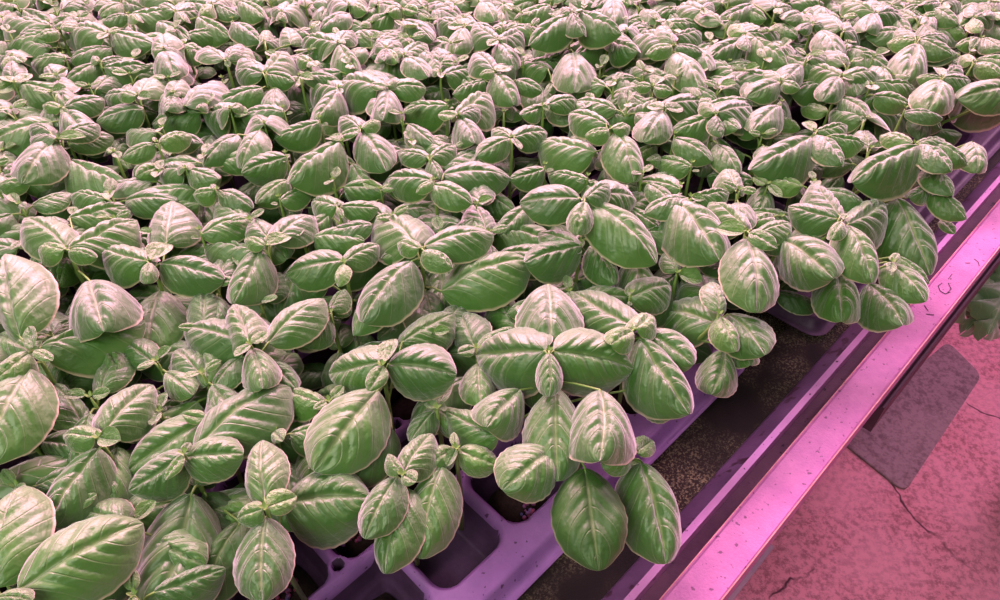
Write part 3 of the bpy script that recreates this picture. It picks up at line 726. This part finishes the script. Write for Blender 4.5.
# ------------------------------------------------------------------ trays (cell trays with rounded cells and a hole at each junction)
PS, PT_ = .0965, .090; HS, HT, CR = .0440, .0410, .020; DEP = .058
SW0, TC0 = .1655, -.243
M_TRAYIN = plain('stained_tray_cell', (.055,.028,.060), .5, .4, var=(.12,.06,.15), scale=22, bump=.2)  # soil residue plus shade under the leaves, painted as darker plastic
def sstep(a, b, x):
    x = min(1, max(0, (x-a)/(b-a))); return x*x*(3-2*x)
def tray(s0, s1, t_out, rows, res, label, sw=SW0, dark=False):
    """local x = s, local y = -t, origin at the tray's outer near corner; staggered rows of rounded cells"""
    e = empty('cell_tray', st(s0, t_out, TRAYZ), BENCH_RZ)
    tag(e, label, 'tray', None)
    Y0 = -.198 - TC0                      # flange and rim before the first row of cells
    W = rows*PT_ + 2*Y0; Ln = s1-s0
    nx, ny = int(Ln/res), int(W/res)
    bm = bmesh.new(); g = []
    rc = .024
    def cell(x, y):
        r = math.floor((y-Y0+.002)/PT_)
        off = (r % 2)*PS*.5
        k = math.floor((s0+x-sw+off)/PS)
        return r, k, (k+.5)*PS + sw - off - s0, Y0 + r*PT_ + HT + .001
    def h(x, y):
        r, k, xc, yc = cell(x, y)
        edge = min(x, Ln-x, y, W-y)
        z = 0.0
        if 0 <= r < rows and xc-HS > .018 and xc+HS < Ln-.018:
            du, dv = abs(x-xc), abs(y-yc)
            qx, qy = max(du-(HS-CR), 0), max(dv-(HT-CR), 0)
            d = math.hypot(qx, qy) - CR + min(max(du-(HS-CR), dv-(HT-CR)), 0)
            z = -.0035*sstep(.0030, -.0010, d) - (DEP*.72-.0035)*sstep(-.0010, -.0075, d) - DEP*.28*sstep(-.0075, -.016, d)
        # small round hole at each three way junction
        rr_ = round((y-Y0+.004)/PT_)
        if 1 <= rr_ <= rows-1:
            off = ((rr_) % 2)*PS*.5
            kk = round((s0+x-sw+off)/PS)
            hx = kk*PS + sw - off - s0; hy = Y0 + rr_*PT_ + .007
            hr = math.hypot(x-hx, y-hy)
            if edge > .02:
                if hr < .0105: z = max(z, -.001*sstep(.0085, .0105, hr)) if hr > .006 else 0
                z = min(z, -.022*sstep(.0062, .0046, hr)) if hr < .0062 else z
        if edge < .019:                   # rim, sloping skirt, thin flange with a bead
            z = -.014*sstep(.019, .0075, edge) + (.0012 if .0015 < edge < .004 else 0)
        return z
    for i in range(nx+1):
        rowv = []
        for j in range(ny+1):
            x = Ln*i/nx; y = W*j/ny
            z = h(x, y)
            cx_ = min(max(x, rc), Ln-rc); cy_ = min(max(y, rc), W-rc)
            dx, dy = x-cx_, y-cy_; m_ = max(abs(dx), abs(dy)); hy = math.hypot(dx, dy)
            if abs(dx) > 0 and abs(dy) > 0: x, y = cx_ + dx*m_/hy, cy_ + dy*m_/hy
            rowv.append(bm.verts.new((x, y, z)))
        g.append(rowv)
    for i in range(nx):
        for j in range(ny):
            f = bm.faces.new((g[i][j], g[i][j+1], g[i+1][j+1], g[i+1][j])[::-1])
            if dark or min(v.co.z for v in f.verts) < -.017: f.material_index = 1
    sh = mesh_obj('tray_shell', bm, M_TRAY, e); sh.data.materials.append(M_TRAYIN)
    # dark plugs of growing medium in the planted cells
    sb = bmesh.new(); rr = random.Random(3)
    for r in range(rows):
        off = (r % 2)*PS*.5
        k = math.floor((s0-sw+off)/PS)-1
        while True:
            k += 1; xc = (k+.5)*PS + sw - off - s0; yc = Y0 + r*PT_ + HT + .001
            if xc+HS > Ln-.018: break
            if xc-HS < .018: continue
            if dark is False and r == 0 and .17 < s0+xc < .25: continue        # the bare cell in front
            n = 16; rg = []
            top = sb.verts.new((xc, yc, -.036))
            for q in range(n):
                a = 2*math.pi*q/n; ca, sa = math.cos(a), math.sin(a)
                m = 1/max(abs(ca), abs(sa))**.6
                rg.append((sb.verts.new((xc+ca*.017*m, yc+sa*.016*m, -.037+rr.uniform(-.003,.003))), sb.verts.new((xc+ca*.0305*m, yc+sa*.0280*m, -.054))))
            for q in range(n):
                a, b = rg[q], rg[(q+1) % n]
                sb.faces.new((top, a[0], b[0])); sb.faces.new((a[0], a[1], b[1], b[0]))
    if len(sb.verts): mesh_obj('growing_medium', sb, M_SOIL, e)
    else: sb.free()
    return e
sA1 = tof(752, 352, TRAYZ)[0]
tB = tof(820, 334, TRAYZ)
eA = tray(-.12, sA1, -.198, 4, .0018, 'purple plastic cell tray with bare cells at the near edge of the bed')
TBO = -.156
eB = tray(.735, 1.50, TBO, 4, .004, 'purple tray whose rounded corner shows behind the dark upright basil', sw=.03, dark=True)
eC = tray(1.52, 2.2, TBO, 4, .006, 'purple tray edge showing under the leaves near the right frame edge', sw=.05, dark=True)
WA = 4*PT_ + .090
tW = -.198 - WA - .004
for nrow, nm in enumerate(('second', 'third')):
    tray(-.7, 2.3, tW, 8, .012, f'cell tray coloured dark for shade in the {nm} row, hidden under basil', dark=True)
    tW -= 8*PT_ + .095
# red and blue beads standing in for LED light reflected in the cells
gb = bmesh.new(); gr = random.Random(5)
for (px, py, n_, rad) in ((530, 515, 26, .012), (350, 540, 14, .012), (288, 592, 20, .014), (524, 530, 12, .006)):
    c = at(px, py, TRAYZ-.036)
    for k in range(n_):
        a = gr.uniform(0, 6.28); q = gr.uniform(0, rad)
        bmesh.ops.create_icosphere(gb, subdivisions=1, radius=gr.uniform(.0014, .0032), matrix=Matrix.Translation((c.x+math.cos(a)*q, c.y+math.sin(a)*q, c.z+gr.uniform(0, .006))))
g_ = mesh_obj('fertiliser_granules', gb, M_RED)
tag(g_, 'red and blue beads standing in for LED reflections in the open tray cells', 'granules', kind='stuff')

# ------------------------------------------------------------------ growing bench: bed, inner lip, channel, rail, beams
t_lipf = tof(600, 600, TRAYZ-.018)[1]                     # foot of the sloping face
t_lip0 = tof(623, 600, TRAYZ)[1]; t_lip1 = tof(634, 600, TRAYZ)[1]
t_r0 = tof(660, 600, TRAYZ+.004)[1]; t_r1 = tof(721, 600, TRAYZ+.004)[1]
bench = empty('growing_bench', st(0, 0, 0), BENCH_RZ)
tag(bench, 'long metal growing bench with a pink lit galvanised rail along its edge', 'bench')
S0, S1 = -.8, 3.2
def bpart(name, prof, mat, x0=S0, x1=S1, n=1, smooth=False, parent=bench):
    bm = bmesh.new(); extrude_profile(bm, [(-t, z) for t, z in prof], x0, x1, n)
    return mesh_obj(name, bm, mat, parent, smooth)
Zb = TRAYZ-.062
t_back = -2.4
zb2 = TRAYZ - .018
# gutter floor beside the tray is a dark algae covered ledge
bpart('bed', [(t_back, Zb), (T_EDGE-.004, Zb), (T_EDGE-.002, zb2-.002), (t_lipf+.004, zb2-.002), (t_lipf+.004, Zb-.012), (t_back, Zb-.012)], M_BED)
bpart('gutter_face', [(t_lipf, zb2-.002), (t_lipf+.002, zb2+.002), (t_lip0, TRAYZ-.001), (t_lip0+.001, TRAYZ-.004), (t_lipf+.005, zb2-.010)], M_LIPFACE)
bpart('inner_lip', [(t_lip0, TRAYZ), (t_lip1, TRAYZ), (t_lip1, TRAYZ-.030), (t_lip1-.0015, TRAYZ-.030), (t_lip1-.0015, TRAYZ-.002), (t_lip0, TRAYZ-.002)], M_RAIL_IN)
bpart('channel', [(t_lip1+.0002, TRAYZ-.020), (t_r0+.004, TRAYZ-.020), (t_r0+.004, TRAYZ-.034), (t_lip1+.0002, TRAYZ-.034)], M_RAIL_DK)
zr = TRAYZ + .004
rail = bpart('rail', [(t_r0, zr-.030), (t_r0, zr), (t_r0+.0015, zr+.0013), (t_r0+.003, zr), (t_r1-.0035, zr), (t_r1-.0015, zr+.0012), (t_r1-.0004, zr), (t_r1-.0004, zr-.050), (t_r1-.002, zr-.050), (t_r1-.002, zr-.002), (t_r0+.002, zr-.002), (t_r0+.002, zr-.030)], M_RAIL)
bpart('rail_edge', [(t_r1-.0004, zr+.0006), (t_r1+.0008, zr+.0004), (t_r1+.0008, zr-.0030), (t_r1-.0004, zr-.0030)], M_EDGE)
bpart('rail_edge', [(t_r0-.0009, zr+.0002), (t_r0, zr+.0006), (t_r0, zr-.004), (t_r0-.0009, zr-.004)], M_EDGE)
# pen-like scratches on the rail, as in the photo
def scratch(pts, w=.00045):
    bm = bmesh.new(); Z = zr+.0003
    q = [at(x, y, Z) for x, y in pts]
    inv = Matrix.Rotation(-BENCH_RZ, 4, 'Z')
    q = [inv @ v for v in q]
    for a, b in zip(q, q[1:]):
        d = (b-a); nrm = Vector((-d.y, d.x, 0)).normalized()*w
        vs = [bm.verts.new(v) for v in (a-nrm, b-nrm, b+nrm, a+nrm)]
        up = [bm.verts.new(v.co+Vector((0,0,.0004))) for v in vs]
        bm.faces.new(up)
        for k in range(4): bm.faces.new((vs[k], vs[(k+1) % 4], up[(k+1) % 4], up[k]))
    mesh_obj('scratch', bm, M_INK, bench, False)
scratch([(942,283),(938,286),(940,291),(945,294),(950,292)]); scratch([(948,279),(952,274)]); scratch([(948,283),(951,289),(947,293)])
scratch([(965,263),(970,263)]); scratch([(974,259),(978,262),(979,266)]); scratch([(924,305),(928,311)]); scratch([(926,314),(934,315)])
# under-bench pieces: the short grey strip, the dark end beam, legs
zs = TRAYZ-.060
a0 = tof(724, 600, zs); a1 = tof(775, 547, zs)
bpart('side_strip', [(t_r1-.012, zs), (tof(733, 600, zs)[1], zs), (tof(733, 600, zs)[1], zs-.003), (t_r1-.012, zs-.003)], M_STRIP, S0, a1[0])
zs2 = TRAYZ-.11
c0 = tof(877, 409, zs2); tl = tof(915, 366, zs2)[1]; 
bpart('lower_beam', [(t_r1-.02, zs2), (tl-.004, zs2), (tl, zs2+.008), (tl+.003, zs2+.008), (tl+.003, zs2-.045), (t_r1-.02, zs2-.045)], M_DARK, c0[0], S1)
pad = bmesh.new()
for k in (-.2, 1.3, 2.4):
    bm = bmesh.new(); tt = t_r1-.10
    extrude_profile(bm, [(-tt, .0), (-(tt-.04), .0), (-(tt-.04), Zb-.010), (-tt, Zb-.010)], k, k+.04)
    mesh_obj('leg', bm, M_DARK, bench, False)
    bm = bmesh.new(); tt = -1.9
    extrude_profile(bm, [(-tt, .0), (-(tt-.04), .0), (-(tt-.04), Zb-.010), (-tt, Zb-.010)], k, k+.04)
    mesh_obj('leg', bm, M_DARK, bench, False)
pad.free()

# ------------------------------------------------------------------ floor and grey slab
bm = bmesh.new()
vs = [bm.verts.new(v) for v in ((-6,-5,0),(8,-5,0),(8,9,0),(-6,9,0))]; bm.faces.new(vs)
fl = mesh_obj('floor', bm, M_FLOOR, None, False); tag(fl, 'worn pink lit concrete floor', 'floor', kind='structure')
th = .006
cs_ = [at(x, y, th) for x, y in ((948,341),(982,375),(905,492),(835,436))]
def rounded_poly(pts, r=.03, n=7):
    out = []
    for i, p in enumerate(pts):
        a = pts[i-1]; b = pts[(i+1) % len(pts)]
        d0 = (a-p).normalized(); d1 = (b-p).normalized()
        p0 = p+d0*r; p1 = p+d1*r
        for k in range(n+1):
            u = k/n; out.append(p0*(1-u)**2 + p*2*u*(1-u) + p1*u*u)
    return out
rp = rounded_poly(cs_, .028)
cen = sum(rp, Vector())/len(rp); cen.z = 0
bm = bmesh.new()
lo = [bm.verts.new((p.x-cen.x, p.y-cen.y, .0)) for p in rp]
mi = [bm.verts.new((p.x-cen.x, p.y-cen.y, th-.0015)) for p in rp]
hi = [bm.verts.new(((p.x-cen.x)*.994, (p.y-cen.y)*.994, th)) for p in rp]
n = len(rp)
for a, b in ((lo, mi), (mi, hi)):
    for k in range(n): bm.faces.new((a[k], a[(k+1) % n], b[(k+1) % n], b[k]))
bm.faces.new(hi); bmesh.ops.recalc_face_normals(bm, faces=bm.faces)
sl = mesh_obj('floor_mat', bm, M_MAT, None, False, loc=cen)
tag(sl, 'flat grey rubber mat with rounded corners on the pink floor beside the rail', 'mat')

# ------------------------------------------------------------------ jagged-leaved plant hanging in from the right edge
def jag_leaf(name, seed):
    rnd = random.Random(seed); bm = bmesh.new(); uvl = bm.loops.layers.uv.new('UVMap'); uvs = {}; g = []
    nt_, nv = 44, 16
    for i in range(nt_+1):
        t = i/nt_; lob = .38 + .62*abs(math.sin(t*math.pi*3.6+.4))**.8
        w = max(.012, .5*math.sin(math.pi*t**.8)**.6*lob*(1+.12*math.sin(t*60)))
        r_ = []
        for j in range(nv+1):
            v = -1+2*j/nv; a = abs(v)
            z = -.18*a*a + .10*4*t*(1-t) + .05*a*math.sin(t*26+v*2+seed) - .03*math.exp(-(a/.07)**2)
            vt = bm.verts.new((v*w, t + .10*a*(w/.5)*(1-t), z)); uvs[vt] = (j/nv, t); r_.append(vt)
        g.append(r_)
    for i in range(nt_):
        for j in range(nv):
            f = bm.faces.new((g[i][j], g[i][j+1], g[i+1][j+1], g[i+1][j]))
            for lp in f.loops: lp[uvl].uv = uvs[lp.vert]
    me = bpy.data.meshes.new(name); bm.to_mesh(me); bm.free()
    for p_ in me.polygons: p_.use_smooth = True
    me.materials.append(M_CABB); return me
JL = [jag_leaf('leaf', k) for k in range(3)]
zj = .60
pot_c = at(1240, 270, zj); pot_c.z = 0
jp = empty('jagged_leaf_plant', (pot_c.x, pot_c.y, zj-.16))
tag(jp, 'dark green plant with jagged leaves reaching in past the rail at the right edge', 'plant')
def J(bx, by, tx, ty, w, dz=0, tz=0):
    B = at(bx, by, zj+dz); Tp = at(tx, ty, zj+dz+tz); w_ = w/FPX*(B-CAM).dot(FW)
    o = bpy.data.objects.new('leaf', JL[(bx+ty) % 3]); col.objects.link(o); o.parent = jp
    o.matrix_local = Matrix.Translation(-jp.location) @ frame_from(B, Tp, (UPV+Vector((-.1,-.4,0))).normalized(), 0, w_)
    bm = bmesh.new(); a = Vector((0,0,.11)); b = B-jp.location; m = a.lerp(b, .55)+Vector((0,0,.03))
    tube(bm, [a, m, b, b+(Tp-B)*.25], [.0028, .0024, .002, .0008], 6); mesh_obj('stalk', bm, M_STEM, jp)
J(1010, 262, 950, 312, 62, 0, -.03); J(1012, 268, 988, 334, 56, .01, -.04); J(1015, 250, 968, 258, 44, .03, 0); J(1020, 275, 966, 330, 46, -.01, -.05); J(1018, 235, 982, 268, 52, .02, -.01); J(1030, 300, 990, 306, 50, .0, -.02)
bm = bmesh.new(); tube(bm, [Vector((0,0,-.02)), Vector((0,0,.115))], [.006,.004], 8); mesh_obj('stem', bm, M_STEM, jp)
pt = empty('plant_pot', (pot_c.x, pot_c.y, 0)); tag(pt, 'tall dark planter just outside the right edge of the view', 'planter')
bm = bmesh.new()
prf = [(.05, 0), (.06, .35), (.075, zj-.16), (.068, zj-.16), (.060, zj-.18)]
rings = [[bm.verts.new((r*math.cos(2*math.pi*k/24), r*math.sin(2*math.pi*k/24), z)) for k in range(24)] for r, z in prf]
for a, b in zip(rings, rings[1:]):
    for k in range(24): bm.faces.new((a[k], a[(k+1) % 24], b[(k+1) % 24], b[k]))
bm.faces.new(rings[0][::-1]); bm.faces.new(rings[-1])
mesh_obj('planter_body', bm, M_DARK, pt)

# ------------------------------------------------------------------ light: pink grow lamps over the far rows, soft hall light
w = bpy.data.worlds.new('world'); scn.world = w; w.use_nodes = True
bg = w.node_tree.nodes['Background']; bg.inputs[0].default_value = (1.0, .70, .86, 1); bg.inputs[1].default_value = .085
def area(name, loc, tgt, sx, sy, e, c):
    l = bpy.data.lights.new(name, 'AREA'); l.shape = 'RECTANGLE'; l.size = sx; l.size_y = sy; l.energy = e; l.color = c
    o = bpy.data.objects.new(name, l); col.objects.link(o); o.location = loc
    o.rotation_euler = (Vector(tgt)-Vector(loc)).to_track_quat('-Z', 'Y').to_euler(); return o
area('grow_lamp', (-.3, 4.2, 2.9), (0, 1.0, .9), 5.0, 1.6, 690, (1.0, .36, .64))
area('grow_lamp', (-.5, 2.0, 3.1), (0, .9, .9), 3.4, .6, 180, (1.0, .50, .76))
area('grow_lamp', (2.6, 2.2, 2.8), (.8, .6, .5), .5, 2.6, 75, (1.0, .48, .76))
area('daylight', (-.8, -1.0, 2.8), (0, .6, .9), 1.6, 1.0, 38, (1.0, .92, .82))
vs_ = scn.view_settings; vs_.view_transform = 'Standard'; vs_.look = 'None'; vs_.gamma = 1; vs_.use_curve_mapping = False; vs_.exposure = 0.0
_l = [o['label'] for o in col.objects if o.name.startswith('basil_plant')]
